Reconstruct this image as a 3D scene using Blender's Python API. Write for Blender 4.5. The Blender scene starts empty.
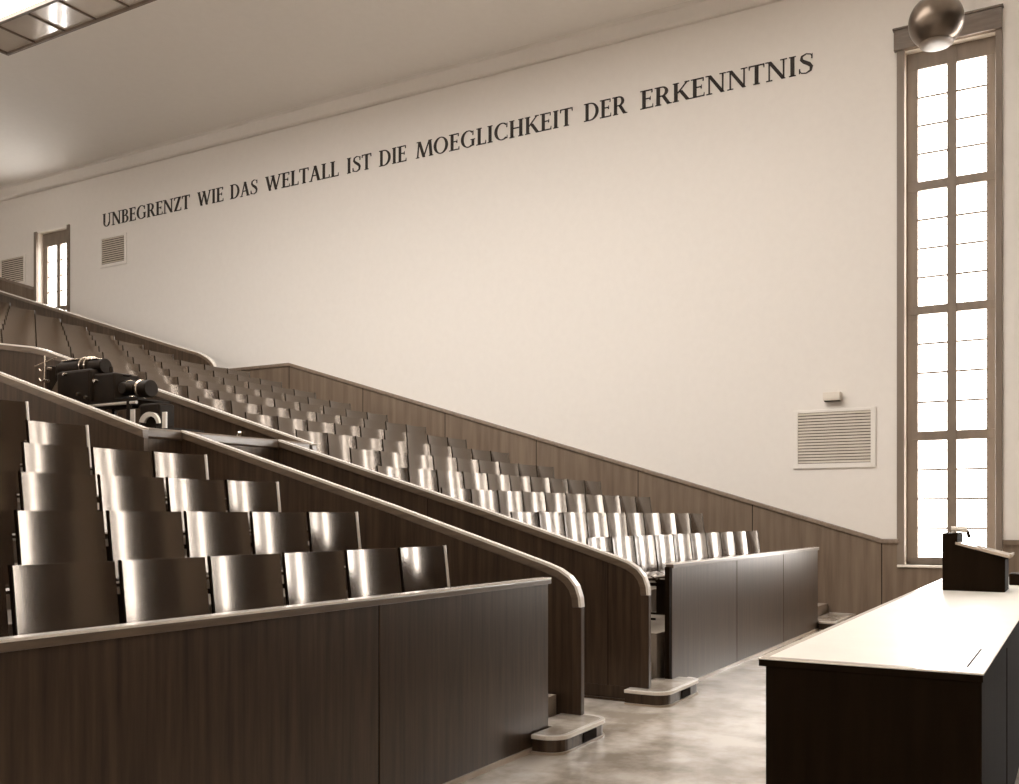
import bpy, math, random
from math import pi, sin, cos, radians as R
random.seed(7)
sc = bpy.context.scene
C = sc.collection

# ------------------------------------------------------------------ camera
F = 998.2
cam = bpy.data.cameras.new('camera'); co = bpy.data.objects.new('camera', cam); C.objects.link(co)
co.location = (0, 0, 1.5); co.rotation_euler = (R(90), 0, R(-(90-29.98)))
cam.sensor_width = 36; cam.sensor_fit = 'HORIZONTAL'; cam.lens = F/1019*36
cam.shift_y = (516.6-392)/1019; cam.clip_end = 200; cam.clip_start = .05
sc.camera = co
# ------------------------------------------------------------------ light levels
W_RIGHT = 26.0      # daylight behind the tall panes on the right
W_FRONT = 42.0      # the second tall window, beyond the frame
W_BACK = 22.0       # window high at the back, also the two added near-wall windows
SKY = 8.4           # laylight diffuser
world = bpy.data.worlds.new('world'); sc.world = world; world.use_nodes = True
world.node_tree.nodes['Background'].inputs[0].default_value = (.9, .8, .68, 1)
world.node_tree.nodes['Background'].inputs[1].default_value = .6
sc.view_settings.view_transform = 'Standard'; sc.view_settings.look = 'None'
sc.view_settings.gamma = 1; sc.view_settings.use_curve_mapping = False
sc.view_settings.exposure = 0.0
cy = sc.cycles
cy.use_denoising = True; cy.max_bounces = 8; cy.diffuse_bounces = 5; cy.glossy_bounces = 3
cy.sample_clamp_indirect = 6; cy.sample_clamp_direct = 7; cy.caustics_reflective = False; cy.caustics_refractive = False

# ------------------------------------------------------------------ materials
def new_mat(name):
    m = bpy.data.materials.new(name); m.use_nodes = True
    nt = m.node_tree; return m, nt, nt.nodes['Principled BSDF']
def grain(nt, b, c0, c1, scale, lo=.3, hi=.7, detail=4, bump=0.0, extra=None):
    tc = nt.nodes.new('ShaderNodeTexCoord'); mp = nt.nodes.new('ShaderNodeMapping')
    mp.inputs['Scale'].default_value = scale
    nz = nt.nodes.new('ShaderNodeTexNoise'); nz.inputs['Scale'].default_value = 1; nz.inputs['Detail'].default_value = detail
    nz.inputs['Roughness'].default_value = .6
    rp = nt.nodes.new('ShaderNodeValToRGB')
    rp.color_ramp.elements[0].position = lo; rp.color_ramp.elements[0].color = (*c0, 1)
    rp.color_ramp.elements[1].position = hi; rp.color_ramp.elements[1].color = (*c1, 1)
    l = nt.links.new
    l(tc.outputs['Object'], mp.inputs['Vector']); l(mp.outputs[0], nz.inputs['Vector'])
    l(nz.outputs[0], rp.inputs[0]); l(rp.outputs[0], b.inputs['Base Color'])
    if bump:
        bp = nt.nodes.new('ShaderNodeBump'); bp.inputs['Strength'].default_value = bump; bp.inputs['Distance'].default_value = .01
        l(nz.outputs[0], bp.inputs['Height']); l(bp.outputs[0], b.inputs['Normal'])
    return nz
def mat(name, c0, c1=None, scale=(1, 1, 1), rough=.5, spec=.5, coat=0, coat_rough=.1, metal=0, **k):
    m, nt, b = new_mat(name)
    b.inputs['Roughness'].default_value = rough; b.inputs['Metallic'].default_value = metal
    b.inputs['Specular IOR Level'].default_value = spec
    b.inputs['Coat Weight'].default_value = coat; b.inputs['Coat Roughness'].default_value = coat_rough
    grain(nt, b, c0, c1 or c0, scale, **k)
    return m
def emit(name, c, s, c1=None):
    m, nt, b = new_mat(name)
    b.inputs['Base Color'].default_value = (*c, 1); b.inputs['Roughness'].default_value = .25
    tc = nt.nodes.new('ShaderNodeTexCoord'); nz = nt.nodes.new('ShaderNodeTexNoise'); nz.inputs['Scale'].default_value = 2.2
    rp = nt.nodes.new('ShaderNodeValToRGB')
    rp.color_ramp.elements[0].color = (*[x*.88 for x in c], 1); rp.color_ramp.elements[1].color = (*c, 1)
    rp.color_ramp.elements[0].position = .35; rp.color_ramp.elements[1].position = .65
    nt.links.new(tc.outputs['Object'], nz.inputs['Vector']); nt.links.new(nz.outputs[0], rp.inputs[0])
    nt.links.new(rp.outputs[0], b.inputs['Emission Color']); b.inputs['Emission Strength'].default_value = s
    return m
M = {}
M['plaster'] = mat('plaster', (.78, .73, .675), (.80, .75, .695), (9, 9, 9), rough=.9, spec=.2, bump=.04)
M['ceiling'] = mat('ceiling_white', (.90, .86, .81), (.92, .88, .83), (9, 9, 9), rough=.9, spec=.2)
M['front_wall'] = mat('bounce_cut_boarding', (.022, .014, .008), (.035, .023, .014), (3, 3, 1), rough=.7)  # dark boarding put out of view to cut bounce and seat reflections
M['wood'] = mat('panel_wood', (.018, .0105, .006), (.066, .041, .025), (26, 26, 1.3), rough=.34, spec=.5, coat=0)
M['wood'].node_tree.nodes['Principled BSDF'].inputs['Specular Tint'].default_value = (1, .85, .72, 1)
M['dado'] = mat('dado_wood', (.13, .09, .062), (.21, .155, .11), (9, 9, .6), rough=.45, spec=.3)  # lighter than the panel wood, holding some of the side wall's stronger light
M['wood_cap'] = mat('cap_wood', (.085, .056, .036), (.15, .105, .07), (4, 4, 30), rough=.3, spec=.5, coat=.6, coat_rough=.2)
M['cap_light'] = mat('dado_cap_wood', (.17, .12, .085), (.25, .185, .135), (6, 20, 20), rough=.35, spec=.5, coat=.4)
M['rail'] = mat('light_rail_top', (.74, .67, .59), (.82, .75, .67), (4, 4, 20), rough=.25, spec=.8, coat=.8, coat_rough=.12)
M['seat_wood'] = mat('seat_plywood', (.022, .012, .006), (.042, .025, .014), (40, 40, 2.0), rough=.20, spec=.85, coat=.15, coat_rough=.15)
b_ = M['seat_wood'].node_tree.nodes['Principled BSDF']; b_.inputs['IOR'].default_value = 1.75; b_.inputs['Specular Tint'].default_value = (1, .86, .73, 1)
M['post'] = mat('seat_post', (.03, .019, .012), (.05, .032, .02), (9, 9, 9), rough=.22, spec=.8, coat=.6)
M['dark'] = mat('dark_lacquer', (.009, .005, .0024), (.014, .008, .004), (20, 20, 2), rough=.7, spec=.03)
M['joint'] = mat('joint_shadow_gap', (.012, .008, .005), (.016, .01, .006), (5, 5, 5), rough=.9, spec=.1)
M['floor'] = mat('linoleum', (.27, .225, .18), (.54, .48, .42), (2.2, 2.2, 2.2), rough=.2, spec=.55, lo=.38, hi=.62, detail=5)
M['tier'] = mat('tier_linoleum', (.26, .21, .165), (.34, .28, .225), (3, 3, 3), rough=.55)
M['table_top'] = mat('table_linoleum', (.80, .74, .66), (.85, .79, .71), (3, 3, 3), rough=.30, spec=.5)
M['edge'] = mat('light_edging', (.42, .33, .25), (.52, .42, .33), (5, 5, 5), rough=.3, coat=.5)
M['frame'] = mat('window_wood', (.17, .13, .095), (.22, .17, .13), (8, 8, 1), rough=.5)
M['ink'] = mat('black_lettering', (.018, .011, .007), (.026, .017, .011), (6, 6, 6), rough=.7)
M['grille'] = mat('grille_paint', (.55, .48, .40), (.60, .53, .45), (5, 5, 5), rough=.5)
M['grille_dark'] = mat('grille_void', (.05, .036, .025), (.07, .05, .035), (5, 5, 5), rough=.9)
M['iron'] = mat('black_iron', (.012, .007, .0035), (.018, .011, .006), (9, 9, 9), rough=.5, spec=.12)
M['steel'] = mat('bright_steel', (.62, .54, .45), (.70, .62, .52), (9, 9, 9), rough=.22, metal=1)
M['white'] = mat('white_enamel', (.72, .65, .56), (.78, .71, .62), (5, 5, 5), rough=.35)
M['globe'] = mat('smoked_metal', (.13, .10, .075), (.17, .13, .10), (3, 3, 3), rough=.3, metal=.8)
M['sky_glass'] = mat('laylight_glass', (.62, .55, .47), (.68, .61, .53), (2, 2, 2), rough=.12, spec=.8, coat=.6, coat_rough=.05)
M['sky_bar'] = mat('laylight_bar', (.16, .12, .09), (.2, .15, .11), (5, 5, 5), rough=.5)
day = (1.0, .965, .922)
M['pane_right'] = emit('daylit_glass_right', day, W_RIGHT)
M['pane_front'] = emit('daylit_glass_front', day, W_FRONT)
M['pane_back'] = emit('daylit_glass_back', day, W_BACK)
M['diffuser'] = emit('laylight_diffuser', day, SKY)

# ------------------------------------------------------------------ mesh builder
class MB:
    def __init__(s): s.v = []; s.f = []
    def add(s, vs, fs):
        n = len(s.v); s.v += [tuple(p) for p in vs]; s.f += [[i+n for i in f] for f in fs]; return s
    def box(s, x0, x1, y0, y1, z0, z1):
        v = [(x, y, z) for z in (z0, z1) for y in (y0, y1) for x in (x0, x1)]
        return s.add(v, [(0, 2, 3, 1), (4, 5, 7, 6), (0, 1, 5, 4), (2, 6, 7, 3), (0, 4, 6, 2), (1, 3, 7, 5)])
    def prism(s, pts, axis, a, b):
        """pts: outline in the two other axes (in x,y,z order), extruded from a to b along axis"""
        def mk(p, t):
            return {'x': (t, p[0], p[1]), 'y': (p[0], t, p[1]), 'z': (p[0], p[1], t)}[axis]
        n = len(pts)
        v = [mk(p, a) for p in pts]+[mk(p, b) for p in pts]
        f = [tuple(range(n))[::-1], tuple(range(n, 2*n))]+[(i, (i+1) % n, n+(i+1) % n, n+i) for i in range(n)]
        return s.add(v, f)
    def strip(s, pa, pb, axis, a, b):
        """band between two open polylines of equal length, extruded along axis"""
        def mk(p, t):
            return {'x': (t, p[0], p[1]), 'y': (p[0], t, p[1]), 'z': (p[0], p[1], t)}[axis]
        n = len(pa)
        v = [mk(p, t) for t in (a, b) for q in (pa, pb) for p in q]
        A, B_, D, E = 0, n, 2*n, 3*n
        f = [(A, D, E, B_), (A+n-1, B_+n-1, E+n-1, D+n-1)]
        for i in range(n-1):
            j = i+1
            f += [(A+i, A+j, D+j, D+i), (B_+i, E+i, E+j, B_+j), (A+i, B_+i, B_+j, A+j), (D+i, D+j, E+j, E+i)]
        return s.add(v, f)
    def tube(s, p0, p1, r0, r1=None, n=16):
        from mathutils import Vector
        r1 = r0 if r1 is None else r1
        p0, p1 = Vector(p0), Vector(p1); d = (p1-p0).normalized()
        u = d.orthogonal().normalized(); w = d.cross(u)
        v = []
        for p, r in ((p0, r0), (p1, r1)):
            v += [tuple(p+(u*cos(2*pi*i/n)+w*sin(2*pi*i/n))*r) for i in range(n)]
        f = [tuple(range(n))[::-1], tuple(range(n, 2*n))]+[(i, (i+1) % n, n+(i+1) % n, n+i) for i in range(n)]
        return s.add(v, f)
    def lathe(s, prof, c, axis='z', n=32):
        """prof list of (r, t) along axis from centre c"""
        v = []
        for r, t in prof:
            for i in range(n):
                a = 2*pi*i/n; p = (r*cos(a), r*sin(a), t)
                if axis == 'y': p = (p[0], p[2], p[1])
                if axis == 'x': p = (p[2], p[0], p[1])
                v.append((p[0]+c[0], p[1]+c[1], p[2]+c[2]))
        f = []
        for k in range(len(prof)-1):
            for i in range(n):
                j = (i+1) % n; f.append((k*n+i, k*n+j, (k+1)*n+j, (k+1)*n+i))
        f.append(tuple(range(n))[::-1]); m = (len(prof)-1)*n; f.append(tuple(range(m, m+n)))
        return s.add(v, f)
    def build(s, name, m, parent=None, bevel=0, smooth=False, origin=None, seg=2):
        o0 = origin or (0, 0, 0)
        me = bpy.data.meshes.new(name)
        me.from_pydata([(x-o0[0], y-o0[1], z-o0[2]) for x, y, z in s.v], [], s.f)
        import bmesh
        bm = bmesh.new(); bm.from_mesh(me); bmesh.ops.recalc_face_normals(bm, faces=bm.faces); bm.to_mesh(me); bm.free()
        me.materials.append(M[m]); me.update()
        if smooth:
            for p in me.polygons: p.use_smooth = True
            try: me.set_sharp_from_angle(angle=R(35))
            except Exception: pass
        o = bpy.data.objects.new(name, me); C.objects.link(o); o.location = o0
        if parent:
            o.parent = parent
            o.location = tuple(o0[i] for i in range(3))
        if bevel:
            b = o.modifiers.new('bevel', 'BEVEL'); b.width = bevel; b.segments = seg; b.limit_method = 'ANGLE'; b.angle_limit = R(40)
        return o
def tag(o, label=None, cat=None, group=None, kind=None):
    if label: o['label'] = label
    if cat: o['category'] = cat
    if group: o['group'] = group
    if kind: o['kind'] = kind
    return o
def empty(name, loc=(0, 0, 0)):
    o = bpy.data.objects.new(name, None); C.objects.link(o); o.location = loc; o.empty_display_size = .1; return o
def B(mb, name, m, root, **k):
    """part given in world coordinates under an empty at root.location"""
    l = root.location
    mb.v = [(x-l[0], y-l[1], z-l[2]) for x, y, z in mb.v]
    return mb.build(name, m, root, **k)
def struct(mb, name, m, label, cat, **k):
    o = mb.build(name, m, **k); tag(o, label, cat, kind='structure'); return o

# ------------------------------------------------------------------ room shell
XL, XR, YF, YB, ZC = -1.0, 14.8, -6.6, 24.5, 9.4
struct(MB().box(XL-.3, XR+.3, YF-.3, YB+.3, -.2, 0), 'floor', 'floor', 'pale mottled linoleum floor of the lecture hall', 'floor')

WIN = dict(z0=.83, z1=8.0)
def wall_with_holes(x0, x1, holes):
    mb = MB(); y = YF-.3
    for (a, b, z0, z1) in sorted(holes):
        mb.box(x0, x1, y, a, 0, ZC+.2); mb.box(x0, x1, a, b, 0, z0); mb.box(x0, x1, a, b, z1, ZC+.2); y = b
    mb.box(x0, x1, y, YB+.3, 0, ZC+.2)
    return mb
RH = [(1.03, 2.19, .83, 8.0), (-2.2, -1.04, .83, 8.0), (20.25, 21.37, 4.75, 8.18)]
LH = [(20.25, 21.37, 4.75, 8.18), (16.6, 17.72, 4.0, 8.18)]  # added windows out of view, brightening the rear of the side wall
struct(wall_with_holes(XR, XR+.34, RH), 'wall_right', 'plaster', 'tall cream plaster side wall carrying the inscription', 'wall')
struct(wall_with_holes(XL-.34, XL, LH), 'wall_left', 'ceiling', 'cream plaster wall on the near side of the hall', 'wall')
struct(MB().box(XL, XR, YF-.3, YF, 0, ZC+.2), 'wall_front', 'front_wall', 'front wall of the hall, given dark boarding out of view to cut bounce light', 'wall')
struct(MB().box(XL, XR, YB, YB+.3, 0, ZC+.2), 'wall_back', 'ceiling', 'cream plaster back wall of the hall', 'wall')

# ceiling with laylight opening
SX0, SX1, SY0, SY1 = 3.29, 10.51, 2.02, 15.97
cb = MB()
cb.box(XL, SX0, YF, YB, ZC, ZC+.2); cb.box(SX1, XR, YF, YB, ZC, ZC+.2)
cb.box(SX0, SX1, YF, SY0, ZC, ZC+.2); cb.box(SX0, SX1, SY1, YB, ZC, ZC+.2)
struct(cb, 'ceiling', 'ceiling', 'flat cream plaster ceiling', 'ceiling')
cn = MB()
prof = [(0, 9.13), (.07, 9.13), (.10, 9.16), (.12, 9.36), (.18, 9.4), (0, 9.4)]
cn.prism([(XR-a, z) for a, z in prof], 'y', YF, YB)
struct(cn, 'trim_1', 'plaster', 'plain cream cornice band under the ceiling on the side wall', 'cornice')
cn = MB(); cn.prism([(XL+a, z) for a, z in prof], 'y', YF, YB)
struct(cn, 'trim_2', 'plaster', 'plain cream cornice band on the near side wall', 'cornice')

# laylight
sk = empty('ceiling_skylight', (SX0, SY0, ZC)); tag(sk, 'long glazed skylight panel with gridded panes set into the ceiling', 'skylight')
RW = .74
ring = MB()
ring.box(SX0, SX0+RW, SY0, SY1, ZC+.03, ZC+.05); ring.box(SX1-RW, SX1, SY0, SY1, ZC+.03, ZC+.05)
ring.box(SX0+RW, SX1-RW, SY0, SY0+.775, ZC+.03, ZC+.05); ring.box(SX0+RW, SX1-RW, SY1-.775, SY1, ZC+.03, ZC+.05)
B(ring, 'border_pane', 'sky_glass', sk)
B(MB().box(SX0+RW, SX1-RW, SY0+.775, SY1-.775, ZC+.06, ZC+.08), 'diffuser_pane', 'diffuser', sk)
bars = MB()
y = SY0
while y < SY1+.01:
    bars.box(SX0, SX0+RW, y-.011, y+.011, ZC+.0, ZC+.035); bars.box(SX1-RW, SX1, y-.011, y+.011, ZC+.0, ZC+.035); y += .775
y = SY0+.775
while y < SY1-.7:
    bars.box(SX0+RW, SX1-RW, y-.011, y+.011, ZC+.03, ZC+.065); y += 1.55
for x in (SX0+.014, SX1-.014): bars.box(x-.02, x+.02, SY0, SY1, ZC-.012, ZC+.035)
for yy in (SY0+.012, SY1-.012): bars.box(SX0, SX1, yy-.02, yy+.02, ZC-.012, ZC+.035)
for x in (SX0+RW, SX1-RW): bars.box(x-.03, x+.03, SY0, SY1, ZC-.005, ZC+.07)
for x in (SX0+RW+.96, SX0+RW+1.91, SX0+RW+2.87, SX0+RW+3.83, SX0+RW+4.78): bars.box(x-.012, x+.012, SY0+.775, SY1-.775, ZC+.03, ZC+.065)
B(bars, 'glazing_bars', 'sky_bar', sk)

# ------------------------------------------------------------------ windows
def window(name, side, y0, y1, z0, z1, pane, label, tiers, sgn=1, cornice=True):
    """y0<y1 opening; side wall face x=side, sgn +1 = right wall (outside towards +x)"""
    w = empty(name, (side, (y0+y1)/2, z0)); tag(w, label, 'window', kind='structure')
    X = lambda a: side+sgn*a
    def bx(mb, a0, a1, *r):
        p, q = sorted((X(a0), X(a1))); mb.box(p, q, *r)
    ca = MB()
    bx(ca, -.035, .02, y1-.01, y1+.09, z0, z1+.02); bx(ca, -.035, .02, y0-.075, y0+.01, z0, z1+.02)
    B(ca, 'casing', 'frame', w, bevel=.006)
    rv = MB()
    bx(rv, .02, .17, y1-.012, y1, z0, z1); bx(rv, .02, .17, y0, y0+.012, z0, z1); bx(rv, .02, .17, y0, y1, z1-.012, z1)
    B(rv, 'reveal_lining', 'white', w)
    if cornice:
        hd = MB(); bx(hd, -.07, .02, y0-.075, y1+.125, z1-.01, z1+.27); bx(hd, -.085, .02, y0-.09, y1+.14, z1+.27, z1+.30)
        B(hd, 'head_board', 'wood_cap', w, bevel=.006)
    sl = MB(); bx(sl, -.06, .2, y0-.07, y1+.085, z0-.035, z0); B(sl, 'sill', 'white', w, bevel=.008)
    fr = MB()
    g0, g1 = y0+.13, y1-.162
    m = (g0+g1)/2
    bx(fr, .15, .21, y0, g0, z0, z1); bx(fr, .15, .21, g1, y1, z0, z1); bx(fr, .14, .21, m-.062, m+.06, z0, z1)
    zs = [z0]+[t for ab in tiers for t in ab]+[z1]
    for i in range(0, len(zs), 2): bx(fr, .145, .21, y0, y1, zs[i], zs[i+1])
    B(fr, 'sash_frame', 'frame', w, bevel=.004)
    br = MB()
    for (a, b) in tiers:
        n = 4 if (b-a) > .9 else 2
        for k in range(1, n):
            z = a+(b-a)*k/n; bx(br, .165, .19, g0, g1, z-.013, z+.013)
    B(br, 'glazing_bars', 'frame', w)
    pn = MB(); bx(pn, .2, .206, y0+.01, y1-.01, z0+.01, z1-.01)
    B(pn, 'pane', pane, w)
    return w
TI = [(.934, 2.56), (2.69, 4.32), (4.44, 6.05), (6.18, 7.75)]
window('window_1', XR, 1.03, 2.19, .83, 8.0, 'pane_right', 'tall narrow gridded window at the right, near the reading desk', TI)
window('window_2', XR, -2.2, -1.04, .83, 8.0, 'pane_front', 'second tall gridded window further to the front', TI)
window('window_3', XR, 20.25, 21.37, 4.75, 8.18, 'pane_back', 'glaring bright window high at the back of the side wall', [(4.87, 6.3), (6.42, 7.86)], cornice=False)

for i, (a, b, c_, d_) in enumerate(LH):
    window('window_%d' % (4+i), XL, a, b, c_, d_, 'pane_back', 'unseen rear window added in the near wall to brighten the side wall, number %s from the back' % ('one', 'two')[i], [(c_+.12, 6.3), (6.42, 7.86)], sgn=-1, cornice=False)
# ------------------------------------------------------------------ tiers
TOP1, RISE, PITCH, Y1 = 1.295, .234, .775, 3.8
SEATH = .81
def tread(n): return TOP1+RISE*(n-1)-SEATH
def rowy(n): return Y1+PITCH*(n-1)
def tiers(x0, x1, nmax, nmin=1, yend=YB, dz=0.0):
    mb = MB()
    for n in range(nmin, nmax+1):
        ya = rowy(n)-.62; yb = ya+PITCH
        if n == nmax: yb = yend
        mb.box(x0, x1, max(ya, 3.12), yb, 0, tread(n)+dz)
    return mb
struct(tiers(XL, 5.80, 23, yend=YB), 'floor_1', 'tier', 'stepped seating floor of the near block', 'tiered floor')
struct(tiers(8.03, 12.86, 23, yend=YB, dz=.013), 'floor_2', 'tier', 'stepped seating floor of the far block', 'tiered floor')
struct(tiers(12.86, 13.9, 13, yend=YB, dz=.013), 'floor_3', 'tier', 'stepped floor at the row ends by the side aisle', 'tiered floor')
def aisle(x0, x1, nmax, yend):
    mb = MB()
    mb.box(x0, x1, 3.22, 3.5, 0, .25); mb.box(x0, x1, 3.5, 3.8, 0, .375); mb.box(x0, x1, 3.8, 4.18, 0, .5)
    y = 4.18; z = .5
    while y < yend-.01:
        z += RISE/2; mb.box(x0, x1, y, min(y+PITCH/2, yend), 0, z); y += PITCH/2
    return mb, z
a_, _ = aisle(5.80, 6.24, 4, 6.95); struct(a_, 'floor_4', 'tier', 'steps of the aisle beside the near block', 'aisle steps')
a_, _ = aisle(7.54, 8.03, 4, 6.95); struct(a_, 'floor_5', 'tier', 'steps of the aisle beside the far block', 'aisle steps')
a_, zl = aisle(13.9, XR, 12, 13.3); a_.box(13.9, XR, 13.3, YB, 0, zl); struct(a_, 'floor_6', 'tier', 'steps of the aisle along the side wall', 'aisle steps')
struct(MB().box(5.86, 7.96, 7.0, YB, 0, 1.3), 'floor_7', 'tier', 'raised floor of the projector bay', 'floor')

# ------------------------------------------------------------------ side wall panelling
def dado_z(y):
    if y <= 2.48: return 1.19
    if y <= 13.5: return 1.19+(y-2.48)*.3013
    if y <= 20.16: return 4.525
    return 1.19+(min(y, 24.5)-2.48)*.3013
t_ = .03
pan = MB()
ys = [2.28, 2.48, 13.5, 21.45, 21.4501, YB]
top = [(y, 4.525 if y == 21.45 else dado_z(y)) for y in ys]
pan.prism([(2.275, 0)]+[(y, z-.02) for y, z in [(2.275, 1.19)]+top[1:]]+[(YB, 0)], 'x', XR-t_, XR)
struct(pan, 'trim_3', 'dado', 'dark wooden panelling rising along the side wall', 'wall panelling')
cap = MB()
up = [(2.25, 1.19), (2.48, 1.19), (13.5, 4.51), (21.45, 4.525)]
cap.strip(up, [(y, z-.065) for y, z in up], 'x', XR-t_-.03, XR)
up = [(21.45, dado_z(21.45)), (YB, dado_z(24.5))]
cap.strip(up, [(y, z-.065) for y, z in up], 'x', XR-t_-.03, XR)
struct(cap, 'trim_4', 'cap_light', 'rounded wooden cap rail of the side wall panelling', 'cap rail', bevel=.01)
jt = MB()
for k in range(12):
    y = 2.48+1.84*k
    if 13.45 < y < 13.6: y = 13.5
    if 20.1 < y < 21.5: continue
    jt.box(XR-t_-.002, XR-t_+.002, y-.006, y+.006, 0, dado_z(y)-.06)
struct(jt, 'trim_5', 'joint', 'dark vertical joints of the side wall panelling', 'panel joint')
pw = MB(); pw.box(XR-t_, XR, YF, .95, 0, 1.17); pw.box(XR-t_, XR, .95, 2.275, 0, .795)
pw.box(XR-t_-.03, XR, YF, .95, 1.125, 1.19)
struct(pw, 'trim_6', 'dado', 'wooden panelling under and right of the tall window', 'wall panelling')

struct(MB().box(XR-t_, XR, -.98, -.45, 1.19, 8.3).box(XR-t_, XR, YF, -2.30, 1.19, 8.3), 'added_dark_boards', 'front_wall', 'unseen dark boarding added beside the front window to darken the seat reflections', 'wall panelling')  # added out of view so the seat backs mirror a dark wall
struct(MB().box(5.4, 9.2, YF, YF+.03, 1.6, 5.6), 'added_reflector', 'tier', 'unseen pale panel added on the front wall for a band in the seat reflections', 'reflector panel')  # added out of view; gives the seat backs their second faint streak
# ------------------------------------------------------------------ lettering
def glyphs():
    G = {}
    TK, TN, SF = .15, .058, .045
    def arc(cx, cy, rx, ry, a0, a1, tv, th, n=14):
        out = []
        for i in range(n):
            p = []
            for a, k in ((a0+(a1-a0)*i/n, 0), (a0+(a1-a0)*(i+1)/n, 0), (a0+(a1-a0)*(i+1)/n, 1), (a0+(a1-a0)*i/n, 1)):
                a = R(a); p.append((cx+(rx-k*tv)*cos(a), cy+(ry-k*th)*sin(a)))
            out.append(p)
        return out
    st = lambda x, w=TK, y0=0, y1=1: [[(x, y0), (x+w, y0), (x+w, y1), (x, y1)]]
    sf = lambda xc, y, h=.13: [[(xc-h, y), (xc+h, y), (xc+h, y+SF), (xc-h, y+SF)]]
    hb = lambda x0, x1, y, t=TN: [[(x0, y), (x1, y), (x1, y+t), (x0, y+t)]]
    dg = lambda x0, y0, x1, y1, w: [[(x0, y0), (x0+w, y0), (x1+w, y1), (x1, y1)]]
    tip = lambda x, y, h, w=.05: [[(x-w, y), (x, y), (x, y+h), (x-w*.3, y+h)]]
    top, bot = 1-SF, 0
    G['I'] = (.34, st(.095)+sf(.17, top)+sf(.17, bot))
    G['E'] = (.60, st(.09)+sf(.13, top, .13)+sf(.13, bot, .13)+hb(.09, .54, 1-TN)+hb(.09, .56, 0)+hb(.2, .46, .5)+tip(.54, .82, .18)+tip(.57, 0, .2)+tip(.46, .43, .2))
    G['L'] = (.56, st(.09)+sf(.16, top, .14)+sf(.13, bot, .13)+hb(.09, .53, 0)+tip(.54, 0, .22))
    G['T'] = (.66, st(.255)+sf(.33, bot)+hb(.02, .64, 1-TN)+[[(.02, .80), (.05, .80), (.08, 1), (.02, 1)]]+[[(.61, .80), (.64, .80), (.64, 1), (.58, 1)]])
    G['H'] = (.80, st(.09)+st(.56)+sf(.165, top)+sf(.165, bot)+sf(.635, top)+sf(.635, bot)+hb(.15, .6, .5))
    G['N'] = (.84, st(.11, TN)+st(.67, TN)+dg(.62, 0, .06, 1, .16)+sf(.09, top, .1)+sf(.14, bot, .12)+sf(.70, top, .13))
    G['Z'] = (.64, hb(.06, .58, 1-TN)+hb(.04, .6, 0)+dg(.04, 0, .42, 1, .17)+[[(.05, .80), (.08, .80), (.12, 1), (.05, 1)]]+tip(.61, 0, .22))
    G['W'] = (1.12, dg(.27, 0, .04, 1, .15)+dg(.29, 0, .53, 1, .06)+dg(.70, 0, .46, 1, .15)+dg(.73, 0, 1.0, 1, .06)+sf(.11, top, .11)+sf(.52, top, .13)+sf(1.03, top, .1))
    G['M'] = (.98, dg(.07, 0, .15, 1, .06)+dg(.40, 0, .13, 1, .15)+dg(.42, 0, .76, 1, .06)+dg(.82, 0, .74, 1, .15)+sf(.10, bot, .1)+sf(.89, bot, .12)+sf(.13, top, .08)+sf(.86, top, .08))
    G['A'] = (.78, dg(.09, 0, .35, 1, .06)+dg(.56, 0, .31, 1, .16)+hb(.18, .6, .33)+sf(.10, bot, .1)+sf(.65, bot, .12))
    G['K'] = (.78, st(.09)+sf(.165, top)+sf(.165, bot)+dg(.2, .43, .62, 1, .065)+dg(.60, 0, .28, .56, .17)+sf(.64, top, .1)+sf(.70, bot, .1))
    G['D'] = (.80, st(.09)+sf(.13, top, .12)+sf(.13, bot, .12)+hb(.1, .36, 1-TN)+hb(.1, .36, 0)+arc(.34, .5, .42, .5, -90, 90, .15, TN))
    G['B'] = (.66, st(.09)+sf(.13, top, .12)+sf(.13, bot, .12)+hb(.1, .34, 1-TN)+hb(.1, .34, 0)+hb(.1, .34, .5)+arc(.33, .765, .24, .235, -90, 90, .13, TN)+arc(.33, .28, .29, .28, -90, 90, .14, TN))
    G['R'] = (.74, st(.09)+sf(.13, top, .12)+sf(.165, bot)+hb(.1, .34, 1-TN)+hb(.1, .34, .46)+arc(.33, .73, .27, .27, -90, 90, .14, TN)+dg(.55, 0, .30, .5, .16)+sf(.66, bot, .09))
    G['O'] = (.90, arc(.45, .5, .41, .515, 0, 360, .15, .05, 32))
    G['C'] = (.78, arc(.45, .5, .41, .515, 48, 312, .15, .05, 24)+tip(.73, .70, .26)+tip(.73, .05, .2, .03))
    G['G'] = (.86, arc(.45, .5, .41, .515, 48, 305, .15, .05, 24)+tip(.73, .70, .26)+st(.64, .13, .05, .44)+sf(.705, .41, .12))
    G['U'] = (.82, st(.11, TK, .3, 1)+st(.63, TN, .3, 1)+arc(.40, .31, .29, .325, 180, 360, .12, .06)+sf(.18, top)+sf(.66, top, .12))
    sp = [(.55, .80), (.50, .93), (.33, .99), (.16, .90), (.14, .73), (.25, .60), (.42, .47), (.52, .32), (.49, .12), (.32, .02), (.14, .06), (.07, .20)]
    wd = [.04, .045, .05, .08, .12, .16, .17, .13, .09, .05, .045, .04]
    S = []
    nrm = []
    for i in range(len(sp)):
        a = sp[max(i-1, 0)]; b = sp[min(i+1, len(sp)-1)]; dx, dy = b[0]-a[0], b[1]-a[1]; l = math.hypot(dx, dy); nrm.append((-dy/l, dx/l))
    for i in range(len(sp)-1):
        q = []
        for j, sg in ((i, 1), (i+1, 1), (i+1, -1), (i, -1)):
            q.append((sp[j][0]+nrm[j][0]*sg*wd[j]/2, sp[j][1]+nrm[j][1]*sg*wd[j]/2))
        S.append(q)
    G['S'] = (.62, S+tip(.56, .72, .24)+[[(.05, .04), (.08, .04), (.10, .28), (.05, .28)]])
    return G
GL = glyphs()
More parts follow.
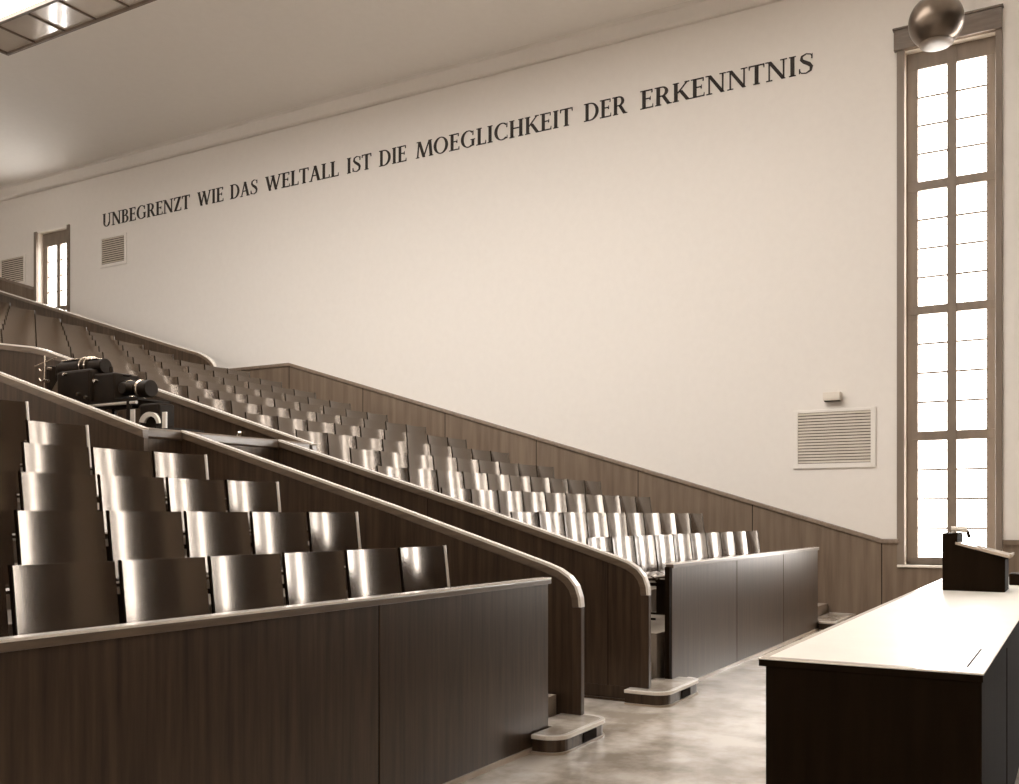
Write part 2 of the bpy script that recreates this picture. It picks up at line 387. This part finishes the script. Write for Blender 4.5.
words = [('UNBEGRENZT', 19.047, 16.284), ('WIE', 16.051, 15.306), ('DAS', 15.111, 14.358), ('WELTALL', 14.146, 12.283), ('IST', 12.082, 11.504),
         ('DIE', 11.318, 10.70), ('MOEGLICHKEIT', 10.482, 7.333), ('DER', 7.119, 6.369), ('ERKENNTNIS', 6.125, 3.427)]
ins = empty('wall_inscription', (XR, 11.2, 7.97)); tag(ins, 'long line of black serif capitals running across the cream side wall', 'inscription')
for wtxt, ya, yb in words:
    tot = sum(GL[c][0] for c in wtxt)+.03*(len(wtxt)-1)
    s = (ya-yb)/(tot-.04); h = .29; x = -.02
    mb = MB()
    for ch in wtxt:
        wdt, polys = GL[ch]
        for p in polys:
            mb.prism([(ya-(x+px)*s, 7.972+py*h) for px, py in p], 'x', XR-.012, XR)
        x += wdt+.03
    B(mb, 'lettered_word', 'ink', ins)

# ------------------------------------------------------------------ grilles
def grille(y0, y1, z0, z1, label, nsl):
    g = empty('vent_grille', (XR, (y0+y1)/2, z0)); tag(g, label, 'vent')
    f = MB(); b = .07
    f.box(XR-.025, XR, y0, y0+b, z0, z1); f.box(XR-.025, XR, y1-b, y1, z0, z1)
    f.box(XR-.025, XR, y0+b, y1-b, z0, z0+b); f.box(XR-.025, XR, y0+b, y1-b, z1-b*.6, z1)
    B(f, 'frame', 'plaster', g, bevel=.004)
    B(MB().box(XR-.004, XR, y0+b, y1-b, z0+b, z1-b*.6), 'backing', 'grille_dark', g)
    s = MB(); H = z1-b*.6-z0-b
    for k in range(nsl):
        z = z0+b+H*(k+.5)/nsl; d = H/nsl*.36
        s.prism([(XR-.005, z+d*.9), (XR-.022, z-d*.9), (XR-.022, z-d*.9+.004), (XR-.005, z+d*.9+.006)], 'y', y0+b, y1-b)
    B(s, 'louvre_slats', 'grille', g)
grille(2.56, 3.72, 2.20, 3.05, 'wide louvred ventilation grille low on the wall left of the tall window', 17)
grille(18.24, 19.13, 7.06, 7.74, 'small ventilation grille on the wall under the start of the inscription', 12)
grille(21.80, 22.80, 7.04, 7.74, 'small ventilation grille at the far left edge beyond the glaring window', 12)
lb = empty('wall_light_box', (XR, 3.15, 3.17)); tag(lb, 'small white box fixture on the wall just above the wide grille', 'wall fixture')
B(MB().prism([(XR, 3.165), (XR-.11, 3.165), (XR-.12, 3.20), (XR-.12, 3.285), (XR, 3.285)], 'y', 3.03, 3.27), 'housing', 'white', lb, bevel=.006)
B(MB().box(XR-.105, XR-.01, 3.045, 3.255, 3.155, 3.166), 'bottom_slot', 'grille_dark', lb)

# ------------------------------------------------------------------ barriers, balustrades
def barrier(x0, x1, joints, label, nm='front_barrier'):
    g = empty(nm, (x0, 3.06, 0)); tag(g, label, 'barrier')
    xs = [x0]+joints+[x1]
    for a, b in zip(xs[:-1], xs[1:]):
        B(MB().box(a+.006, b-.006, 3.06, 3.10, .03, 1.065), 'panel', 'wood', g, bevel=.003)
    c = MB().box(x0-.0, x1+.012, 3.045, 3.115, 1.058, 1.09); B(c, 'cap_rail', 'wood_cap', g, bevel=.004)
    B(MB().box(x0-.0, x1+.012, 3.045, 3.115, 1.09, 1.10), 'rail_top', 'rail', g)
    B(MB().box(x0, x1, 3.045, 3.10, 0, .03), 'plinth', 'edge', g)
    B(MB().box(x0+.01, x1-.01, 3.066, 3.095, .03, 1.065), 'backing', 'joint', g)
barrier(-.95, 5.82, [.4, 4.0], 'dark wooden front barrier nearest the camera, before the near seating block')
barrier(8.08, 13.46, [9.92, 11.72], 'lighter wooden front barrier with three panels before the far seating block')
B_end = MB().box(8.03, 8.078, 3.062, 3.105, .0, 1.07)
eo = B_end.build('barrier_end_post', 'dark'); tag(eo, 'dark end post at the left end of the far front barrier', 'post')

def offset(poly, d):
    """offset polyline inward (to the right of travel)"""
    out = []
    for i in range(len(poly)):
        a = poly[max(i-1, 0)]; b = poly[min(i+1, len(poly)-1)]
        dx, dy = b[0]-a[0], b[1]-a[1]; l = math.hypot(dx, dy)
        k = d
        if 0 < i < len(poly)-1:
            d1 = (poly[i][0]-a[0], poly[i][1]-a[1]); d2 = (b[0]-poly[i][0], b[1]-poly[i][1])
            l1, l2 = math.hypot(*d1), math.hypot(*d2); cs = (d1[0]*d2[0]+d1[1]*d2[1])/(l1*l2)
            k = d/max(.5, math.sqrt((1+cs)/2))
        out.append((poly[i][0]+dy/l*k, poly[i][1]-dx/l*k))
    return out
def curve(p0, p1, p2, n=10):
    return [((1-t)**2*p0[0]+2*t*(1-t)*p1[0]+t*t*p2[0], (1-t)**2*p0[1]+2*t*(1-t)*p1[1]+t*t*p2[1]) for t in [i/n for i in range(n+1)]]
def balustrade(x0, x1, outline, zb, label, joints=(), nm='aisle_balustrade'):
    """outline in (y,z) travelling from the front foot upwards and back"""
    g = empty(nm, (x0, outline[0][0], zb)); tag(g, label, 'balustrade')
    inner = offset(outline, .07)
    inn = MB().prism(inner+[(outline[-1][0], zb), (inner[0][0], zb)], 'x', x0+.012, x1-.012)
    B(inn, 'side_panel', 'wood', g)
    k = next(i for i, p in enumerate(outline) if p[0] > outline[0][0]+1e-4)-1
    core = offset(outline, .018)
    B(MB().strip(core[k:], inner[k:], 'x', x0, x1), 'cap_rail', 'wood_cap', g, bevel=.004)
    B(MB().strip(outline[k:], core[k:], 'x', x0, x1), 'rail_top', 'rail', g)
    B(MB().strip(outline[:k+1], inner[:k+1], 'x', x0+.003, x1-.003), 'end_post', 'wood', g, bevel=.006)
    if joints:
        for y in joints:
            j = MB()
            # height of outline at y
            z = 0
            for a, b in zip(inner[:-1], inner[1:]):
                if min(a[0], b[0]) <= y <= max(a[0], b[0]) and abs(a[0]-b[0]) > 1e-6:
                    z = a[1]+(b[1]-a[1])*(y-a[0])/(b[0]-a[0])
            j.box(x0+.0105, x1-.0105, y-.003, y+.003, zb, z-.01)
            B(j, 'panel_joint', 'joint', g)
    return g
ol = [(3.03, .12), (3.03, .50), (3.03, .87), (3.037, .94), (3.065, 1.02), (3.12, 1.085), (3.20, 1.135), (3.30, 1.172), (3.55, 1.25), (4.62, 1.58), (6.98, 2.27)]
balustrade(6.245, 6.305, ol, .12, 'near sloping aisle balustrade with rounded front end, closest to the near block')
balustrade(7.48, 7.54, ol, .12, 'far sloping aisle balustrade with rounded front end, left of the far front barrier', (3.39, 5.18))
pb = MB().box(6.257, 6.293, 3.2, 6.98, 0, .12); 
# foot of the balustrades behind the platform steps
o = pb.build('balustrade_base', 'wood'); tag(o, 'wooden base under the near aisle balustrade', 'plinth')
pb = MB().box(7.49, 7.528, 3.2, 6.98, 0, .12); pb.box(7.47, 7.49, 3.2, 6.98, 0, .02)
o = pb.build('balustrade_base', 'wood'); tag(o, 'wooden base under the far aisle balustrade', 'plinth')

bol = [(6.95, 2.258), (11.35, 3.605), (11.6, 3.665), (13.3, 3.92)]
def back_balustrade(x0, x1, label):
    g = empty('bay_balustrade', (x0, 6.95, 0)); tag(g, label, 'balustrade')
    inner = [(y, z-.085) for y, z in bol]
    B(MB().prism(inner+[(13.3, 0), (6.95, 0)], 'x', x0+.012, x1-.012), 'side_panel', 'wood', g)
    core = offset(bol, .018)
    B(MB().strip(core, inner, 'x', x0, x1), 'cap_rail', 'wood_cap', g, bevel=.004)
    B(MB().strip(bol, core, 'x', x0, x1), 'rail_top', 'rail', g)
    return g
back_balustrade(5.80, 5.865, 'sloping balustrade on the near side of the projector bay')
back_balustrade(7.955, 8.025, 'sloping balustrade on the far side of the projector bay')
g = empty('bay_front_wall', (6.9, 6.95, 0)); tag(g, 'low wooden cross wall with level cap in front of the projector bay', 'partition')
B(MB().box(5.867, 7.953, 6.99, 7.03, 0, 2.175), 'panel', 'wood', g)
B(MB().box(5.867, 7.953, 6.975, 7.05, 2.175, 2.268), 'cap_rail', 'wood_cap', g, bevel=.018, smooth=True, seg=3)

# stair balustrade high at the back
bo = [(13.50, 3.3), (13.50, 4.10)]+curve((13.50, 4.10), (13.52, 4.32), (13.95, 4.49), 10)[1:]+[(14.45, 4.635), (19.85, 6.275), (22.5, 7.08)]
balustrade(12.865, 12.93, bo, 3.3, 'high sloping stair balustrade with rounded end beside the rearmost rows', nm='stair_balustrade')

# ------------------------------------------------------------------ platform steps
def rounded(x0, x1, y0, y1, r, rl=True, rr=True, nl=None, nr=None, yn=3.042):
    p = []
    if rl: p += [(x0+r-r*cos(R(a)), y0+r-r*sin(R(a))) for a in range(0, 91, 15)]
    else: p += [(x0, y0)]
    if rr: p += [(x1-r+r*sin(R(a)), y0+r-r*cos(R(a))) for a in range(0, 91, 15)]
    else: p += [(x1, y0)]
    p += [(x1, yn), (nr, yn), (nr, y1)] if nr else [(x1, y1)]
    p += [(nl, y1), (nl, yn), (x0, yn)] if nl else [(x0, y1)]
    return p
def pstep(x0, x1, y1, label, gx, rl=True, rr=True, nl=None, nr=None):
    g = empty('platform_step', ((x0+x1)/2, 2.95, 0)); tag(g, label, 'step')
    k = dict(rl=rl, rr=rr, nl=nl, nr=nr)
    B(MB().prism(rounded(x0+.02, x1-.02, 2.85, y1, .12, **k), 'z', 0, .092), 'riser', 'wood', g)
    nf = -3 if nl or nr else -2
    fo = rounded(x0+.008, x1-.008, 2.838, y1, .13, **k); fi = rounded(x0+.02, x1-.02, 2.85, y1, .12, **k)
    n_ = 14 if rr else 8
    fo, fi = [(x0+.008, 3.042 if nl else y1)]+fo, [(x0+.02, 3.042 if nl else y1)]+fi
    B(MB().strip(fo[:n_+1], fi[:n_+1], 'z', 0, .014), 'floor_strip', 'edge', g)
    B(MB().prism(rounded(x0+.035, x1-.035, 2.865, y1, .11, **k), 'z', .092, .119), 'tread', 'floor', g)
    o = rounded(x0, x1, 2.83, y1, .14, **k); i = rounded(x0+.04, x1-.04, 2.87, y1, .10, **k)
    e = n_+1 if not nr else n_
    ys_ = 3.042 if nl else y1
    o, i = [(x0, ys_)]+o, [(x0+.04, ys_)]+i; e += 1
    B(MB().strip(o[:e], i[:e], 'z', .092, .121), 'nosing', 'rail', g, bevel=.006)
    B(MB().box(gx, gx+.2, 2.843, 2.85, .02, .08), 'grille', 'joint', g)
pstep(5.54, 6.325, 3.19, 'low rounded platform step at the foot of the near aisle', 5.90, nl=5.835)
pstep(7.355, 8.235, 3.19, 'low rounded platform step at the foot of the middle aisle, left of the far barrier', 7.74, nr=8.028)
pstep(13.40, 14.76, 3.19, 'low rounded platform step beside the side wall panelling', 14.0, True, False, nl=13.475)

# ------------------------------------------------------------------ seats
SW = .524
def build_chair(end=False):
    root = empty('auditorium_seat', (0, 0, 0))
    w = .251; sag = .036; th = .014
    zb, zt = .44, SEATH; lean = .045
    N, K = 14, 4
    v = []; f = []
    for side in (0, 1):
        for k in range(K+1):
            t = k/K; z = zb+(zt-zb)*t; yb = -lean*(1-t)
            for i in range(N+1):
                x = -w+2*w*i/N; v.append((x, yb-sag*(x/w)**2+side*th, z))
    W = N+1; S = W*(K+1)
    for k in range(K):
        for i in range(N):
            a = k*W+i; f.append((a, a+1, a+W+1, a+W)); f.append((S+a, S+a+W, S+a+W+1, S+a+1))
    for i in range(N):
        f.append((i, S+i, S+i+1, i+1)); a = K*W+i; f.append((a, a+1, S+a+1, S+a))
    for k in range(K):
        a = k*W; f.append((a, a+W, S+a+W, S+a)); a = k*W+N; f.append((a, S+a, S+a+W, a+W))
    back = MB().add(v, f).build('backrest', 'seat_wood', root, smooth=True)
    # seat pan: curved sheet
    p = MB(); pts = [(-.07, .445), (-.14, .425), (-.26, .425), (-.38, .445), (-.43, .455), (-.455, .445)]
    low = [(y, z-.016) for y, z in pts]
    p.strip(pts, low, 'x', -.245, .245); p.build('seat_pan', 'seat_wood', root)
    def post(x, nm, rr=.0075, mm='dark'):
        m = MB()
        # rounded upright following the lean
        for k in range(4):
            t0, t1 = k/4, (k+1)/4
            z0, z1 = .36+(SEATH+.004-.36)*t0, .36+(SEATH+.004-.36)*t1
            y0, y1 = -lean*1.2*(1-t0)-.032, -lean*1.2*(1-t1)-.032
            m.tube((x, y0, z0), (x, y1, z1), rr, n=10)
        m.box(x-.006, x+.006, -.36, -.05, .33, .36); m.box(x-.007, x+.007, -.17, -.06, 0, .36); m.box(x-.007, x+.007, -.26, .0, 0, .02)
        m.build(nm, mm, root, smooth=True)
    post(-SW/2, 'support')
    if end: post(SW/2+.006, 'end_support', .013 if end == 'rail' else .009, end)  # near-block posts are pale: the bright reflection along them is in the colour
    return root
def copy_tree(o):
    c = o.copy(); C.objects.link(c)
    for k in list(o.children):
        d = k.copy(); C.objects.link(d); d.parent = c; d.matrix_parent_inverse = k.matrix_parent_inverse.copy()
    return c
proto = {0: build_chair(), 1: build_chair('rail'), 2: build_chair('post')}
used = {0: False, 1: False, 2: False}
ordn = ['first', 'second', 'third', 'fourth', 'fifth', 'sixth', 'seventh', 'eighth', 'ninth', 'tenth', 'eleventh', 'twelfth', 'thirteenth', 'fourteenth',
        'fifteenth', 'sixteenth', 'seventeenth', 'eighteenth', 'nineteenth', 'twentieth', 'twenty-first', 'twenty-second']
def seat(x, n, end, label, group):
    src = proto[int(end)]
    o = copy_tree(src) if used[int(end)] else src
    used[int(end)] = True
    o.location = (x, rowy(n)+(.09 if group[0] == 'n' else .06), tread(n)+(.001 if group[0] == 'n' else .014)); tag(o, label, 'seat', group)
# near block (right ends at 5.78)
for n in range(1, 8):
    xr = 5.775 if n < 5 else 5.775-SW
    cnt = 7 if n < 5 else 4
    for k in range(cnt):
        x = xr-.5*SW-k*.541
        seat(x, n, k == 0, 'curved dark plywood seat, near block, %s row from the front, %s from the right aisle' % (ordn[n-1], ordn[k]), 'near block seats')
# far block
for n in range(1, 23):
    x0 = 8.0 if n < 5 else 8.0+.531
    x1 = 13.31 if n < 14 else 12.25
    cnt = round((x1-x0)/.531)
    for k in range(cnt):
        x = x1-(k+.5)*.531
        seat(x, n, 2*(k == 0), 'curved dark plywood seat, far block, %s row from the front, %s from the right end' % (ordn[n-1], ordn[k]), 'far block seats')

# ------------------------------------------------------------------ lecture table
tb = empty('lecture_table', (7.6, .77, 0)); tag(tb, 'long lecture table with pale top and black sides in the foreground', 'table')
TX0, TX1, TY0, TY1, TZ = 4.20, 11.1, .335, 1.205, .90
B(MB().box(TX0, TX1, TY0, TY1, TZ-.006, TZ), 'table_top', 'table_top', tb, bevel=.002)
B(MB().box(TX0+.003, TX1-.003, TY0+.003, TY1-.003, TZ-.034, TZ-.006), 'top_edge', 'dark', tb)
B(MB().box(TX0+.012, TX1-.04, TY0+.008, TY1-.03, .0, TZ-.034), 'carcass', 'dark', tb, bevel=.004)
sm = MB(); sm.box(4.36, 4.98, .405, .411, TZ, TZ+.0012); B(sm, 'inlaid_slot', 'joint', tb)
rim = MB(); rim.box(TX0+.01, TX0+.055, TY0+.01, TY1-.01, TZ, TZ+.0015); rim.box(TX0+.055, TX1-.01, TY1-.03, TY1-.006, TZ, TZ+.0015)
B(rim, 'rim_strip', 'edge', tb)
ds = MB()
for x in (5.6, 7.0, 8.4, 9.8): ds.box(x-.004, x+.004, TY0+.005, TY0+.009, .08, TZ-.06)
B(ds, 'door_joint', 'joint', tb)

# reading desk on the table
ld = empty('reading_desk', (9.0, .77, TZ)); tag(ld, 'small black box-shaped reading desk with sloping top standing on the lecture table', 'lectern')
x0, x1 = 8.79, 9.20
B(MB().prism([(1.008, TZ+.001), (.548, TZ+.001), (.548, 1.165), (.895, 1.275), (.895, 1.366), (1.008, 1.366)], 'x', x0, x1), 'body', 'dark', ld, bevel=.005)
B(MB().prism([(.91, 1.296), (.505, 1.190), (.515, 1.168), (.91, 1.276)], 'x', x0-.012, x1+.012), 'sloping_top', 'edge', ld, bevel=.002)
B(MB().box(x0+.0, x1, .505, .52, 1.185, 1.205), 'book_ledge', 'edge', ld)
lm = empty('desk_lamp', (8.9, .87, 1.37)); tag(lm, 'tiny white lamp fixed at the top edge of the reading desk', 'lamp')
B(MB().lathe([(.018, 0), (.02, .02), (.012, .03), (.012, .045)], (8.88, .93, 1.366)), 'base', 'white', lm, smooth=True)
B(MB().tube((8.88, .95, 1.40), (8.88, .83, 1.395), .020, .026, 14), 'shade', 'white', lm, smooth=True)
B(MB().tube((8.88, .832, 1.39), (8.88, .815, 1.33), .012, .014, 12), 'switch', 'iron', lm, smooth=True)
cbx = empty('control_box', (9.9, .5, TZ)); tag(cbx, 'dark small apparatus on the lecture table behind the reading desk', 'control box')
B(MB().box(9.75, 10.05, .38, .58, TZ+.001, 1.0), 'housing', 'dark', cbx, bevel=.01)
kn = MB()
for i in range(3): kn.lathe([(.02, 0), (.02, .02), (.012, .025)], (9.8+.09*i, .48, 1.0))
B(kn, 'knobs', 'steel', cbx, smooth=True)

# ------------------------------------------------------------------ globe pendant by the window
gl = empty('pendant_globe', (11.9, 1.43, 6.95)); tag(gl, 'dark shiny globe pendant hanging in front of the tall window head', 'lamp')
gx, gy, gz, gr = 11.88, 1.425, 6.955, .288
pf = [(gr*sin(R(a)), gr*cos(R(a))) for a in range(4, 151, 6)]
B(MB().lathe([(r, z) for r, z in pf], (gx, gy, gz), n=40), 'globe_shell', 'globe', gl, smooth=True)
B(MB().lathe([(.10, -.276), (.165, -.258), (.18, -.24), (.165, -.232), (.10, -.262)], (gx, gy, gz), n=36), 'bottom_ring', 'frame', gl, smooth=True)
B(MB().tube((gx, gy, gz+gr-.01), (gx, gy, ZC-.05), .014), 'stem', 'iron', gl, smooth=True)
B(MB().lathe([(.09, 0), (.085, -.03), (.03, -.07)], (gx, gy, ZC)), 'ceiling_rose', 'iron', gl, smooth=True)

# ------------------------------------------------------------------ projector in the bay
pj = empty('projector', (6.9, 8.5, 1.3)); tag(pj, 'black epidiascope projector with lens barrels standing in the wooden bay', 'projector')
st = MB(); st.box(6.60, 7.2, 7.72, 9.9, 2.33, 2.37)
for x in (6.68, 7.14):
    for y in (7.80, 9.8): st.box(x-.03, x+.03, y-.03, y+.03, 1.3, 2.33)
B(st, 'stand', 'iron', pj)
B(MB().box(6.70, 7.10, 8.82, 9.36, 2.64, 3.02), 'lamp_house', 'iron', pj, bevel=.03)
B(MB().box(6.74, 7.06, 8.50, 8.83, 2.62, 2.96), 'condenser_box', 'iron', pj, bevel=.02)
B(MB().tube((6.86, 8.98, 3.065), (6.86, 9.46, 3.065), .088, n=28), 'upper_drum', 'iron', pj, smooth=True, bevel=.01)
B(MB().tube((6.86, 8.78, 3.06), (6.86, 8.99, 3.06), .078, n=28), 'drum_head', 'iron', pj, smooth=True, bevel=.008)
hl = MB(); hl.box(6.80, 6.92, 9.10, 9.42, 3.150, 3.158); hl.box(6.80, 6.92, 8.84, 8.97, 3.134, 3.142)
B(hl, 'top_highlights', 'steel', pj)  # steel strips standing in for the highlight along the drum tops
for y in (8.98, 9.06): B(MB().tube((6.86, y, 3.07), (6.86, y+.02, 3.07), .108, n=28), 'drum_ring', 'steel', pj, smooth=True)
B(MB().tube((6.9, 8.30, 2.80), (6.9, 8.55, 2.82), .07, .085, 26), 'lens_barrel', 'iron', pj, smooth=True)
for y, q in ((8.52, .098), (8.44, .085)): B(MB().tube((6.9, y, 2.81), (6.9, y+.015, 2.81), q, n=26), 'barrel_ring', 'steel', pj, smooth=True)
B(MB().tube((6.9, 8.14, 2.79), (6.9, 8.26, 2.79), .088, n=28), 'lens_front', 'iron', pj, smooth=True, bevel=.008)
B(MB().lathe([(.09, 0), (.098, .006), (.098, .024), (.09, .03)], (6.9, 8.26, 2.79), 'y', 28), 'lens_rim', 'steel', pj, smooth=True)
B(MB().tube((6.80, 8.36, 2.79), (6.72, 8.36, 2.79), .058, n=24), 'side_lens', 'iron', pj, smooth=True, bevel=.006)
B(MB().box(6.76, 6.80, 8.60, 8.63, 2.74, 2.92), 'filter_slide', 'steel', pj)
B(MB().box(6.70, 7.10, 8.1, 8.9, 2.655, 2.675), 'carriage', 'iron', pj)
for x in (6.72, 7.06): B(MB().tube((x, 8.14, 2.635), (x, 9.0, 2.635), .017), 'guide_rail', 'rail', pj, smooth=True)
up = MB()
for y in (8.25, 8.9):
    for x in (6.72, 7.06): up.box(x-.018, x+.018, y-.02, y+.02, 2.37, 2.65)
B(up, 'rail_supports', 'iron', pj)
B(MB().box(6.70, 6.90, 7.80, 8.08, 2.37, 2.61), 'lower_housing', 'iron', pj, bevel=.02)
B(MB().lathe([(.10, 0), (.10, .04), (.085, .05)], (6.65, 7.84, 2.41), 'x', 30), 'lower_wheel', 'iron', pj, smooth=True)
aa = [R(a) for a in range(15, 176, 10)]
B(MB().strip([(7.86+.145*cos(a), 2.39+.125*sin(a)) for a in aa], [(7.84+.085*cos(a), 2.39+.08*sin(a)) for a in aa], 'x', 6.63, 6.655), 'wheel_rim', 'rail', pj)
B(MB().box(6.61, 6.63, 8.05, 8.10, 2.37, 2.55), 'side_plate', 'rail', pj)
B(MB().box(6.61, 6.63, 7.60, 7.65, 2.345, 2.50), 'side_plate', 'rail', pj)
B(MB().tube((6.66, 8.10, 2.37), (6.66, 7.62, 2.345), .012), 'plate_link', 'iron', pj)
ar = MB(); ar.tube((6.8, 9.70, 2.72), (6.8, 9.69, 3.23), .008); ar.tube((6.8, 9.5, 3.195), (6.8, 9.86, 3.13), .006)
for k in range(8):
    a0, a1 = R(180+k*22), R(180+(k+1)*22)
    ar.tube((6.8, 9.74+.045*cos(a0), 3.0+.04*sin(a0)), (6.8, 9.74+.045*cos(a1), 3.0+.04*sin(a1)), .007, n=8)
    ar.tube((6.8, 9.75+.035*cos(a0), 3.10+.03*sin(a0)), (6.8, 9.75+.035*cos(a1), 3.10+.03*sin(a1)), .006, n=8)
B(ar, 'mirror_arm', 'steel', pj, smooth=True)
B(MB().prism([(9.55, 2.79), (9.37, 2.98), (9.34, 2.79)], 'x', 6.75, 7.05), 'mirror_prism', 'wood_cap', pj)
B(MB().box(6.72, 6.80, 9.0, 9.10, 2.66, 2.72), 'cable_box', 'rail', pj, bevel=.006)
lg = MB(); lg.box(6.76, 7.04, 9.36, 9.95, 2.66, 2.78); lg.box(6.80, 7.0, 9.60, 9.68, 2.78, 3.12); lg.box(6.80, 7.0, 9.36, 9.52, 2.98, 3.12); lg.box(6.80, 7.0, 9.4, 9.46, 2.37, 2.66)
B(lg, 'rear_housing', 'iron', pj, bevel=.015)
for y, z in ((9.46, 3.06), (9.5, 2.93), (9.2, 2.98), (8.98, 2.76), (8.72, 2.88), (8.86, 2.72)): B(MB().tube((6.71, y, z), (6.665, y, z), .018, n=12), 'adjusting_knob', 'steel', pj, smooth=True)
kn = MB(); kn.tube((6.86, 8.70, 2.96), (6.86, 8.70, 3.04), .016, n=10); kn.tube((6.86, 8.66, 2.97), (6.86, 8.40, 2.93), .014, n=10)
B(kn, 'focus_lever', 'iron', pj, smooth=True)
# small bright fitting on the bay balustrade
ft = empty('wall_tap_fitting', (7.94, 8.0, 2.38)); tag(ft, 'small bright metal fitting on the far balustrade of the projector bay', 'fitting')
B(MB().lathe([(.03, 0), (.035, -.02), (.02, -.05)], (7.965, 7.98, 2.40), 'x'), 'socket', 'steel', ft, smooth=True)
B(MB().tube((7.93, 7.98, 2.40), (7.90, 7.98, 2.33), .012), 'lever', 'steel', ft, smooth=True)
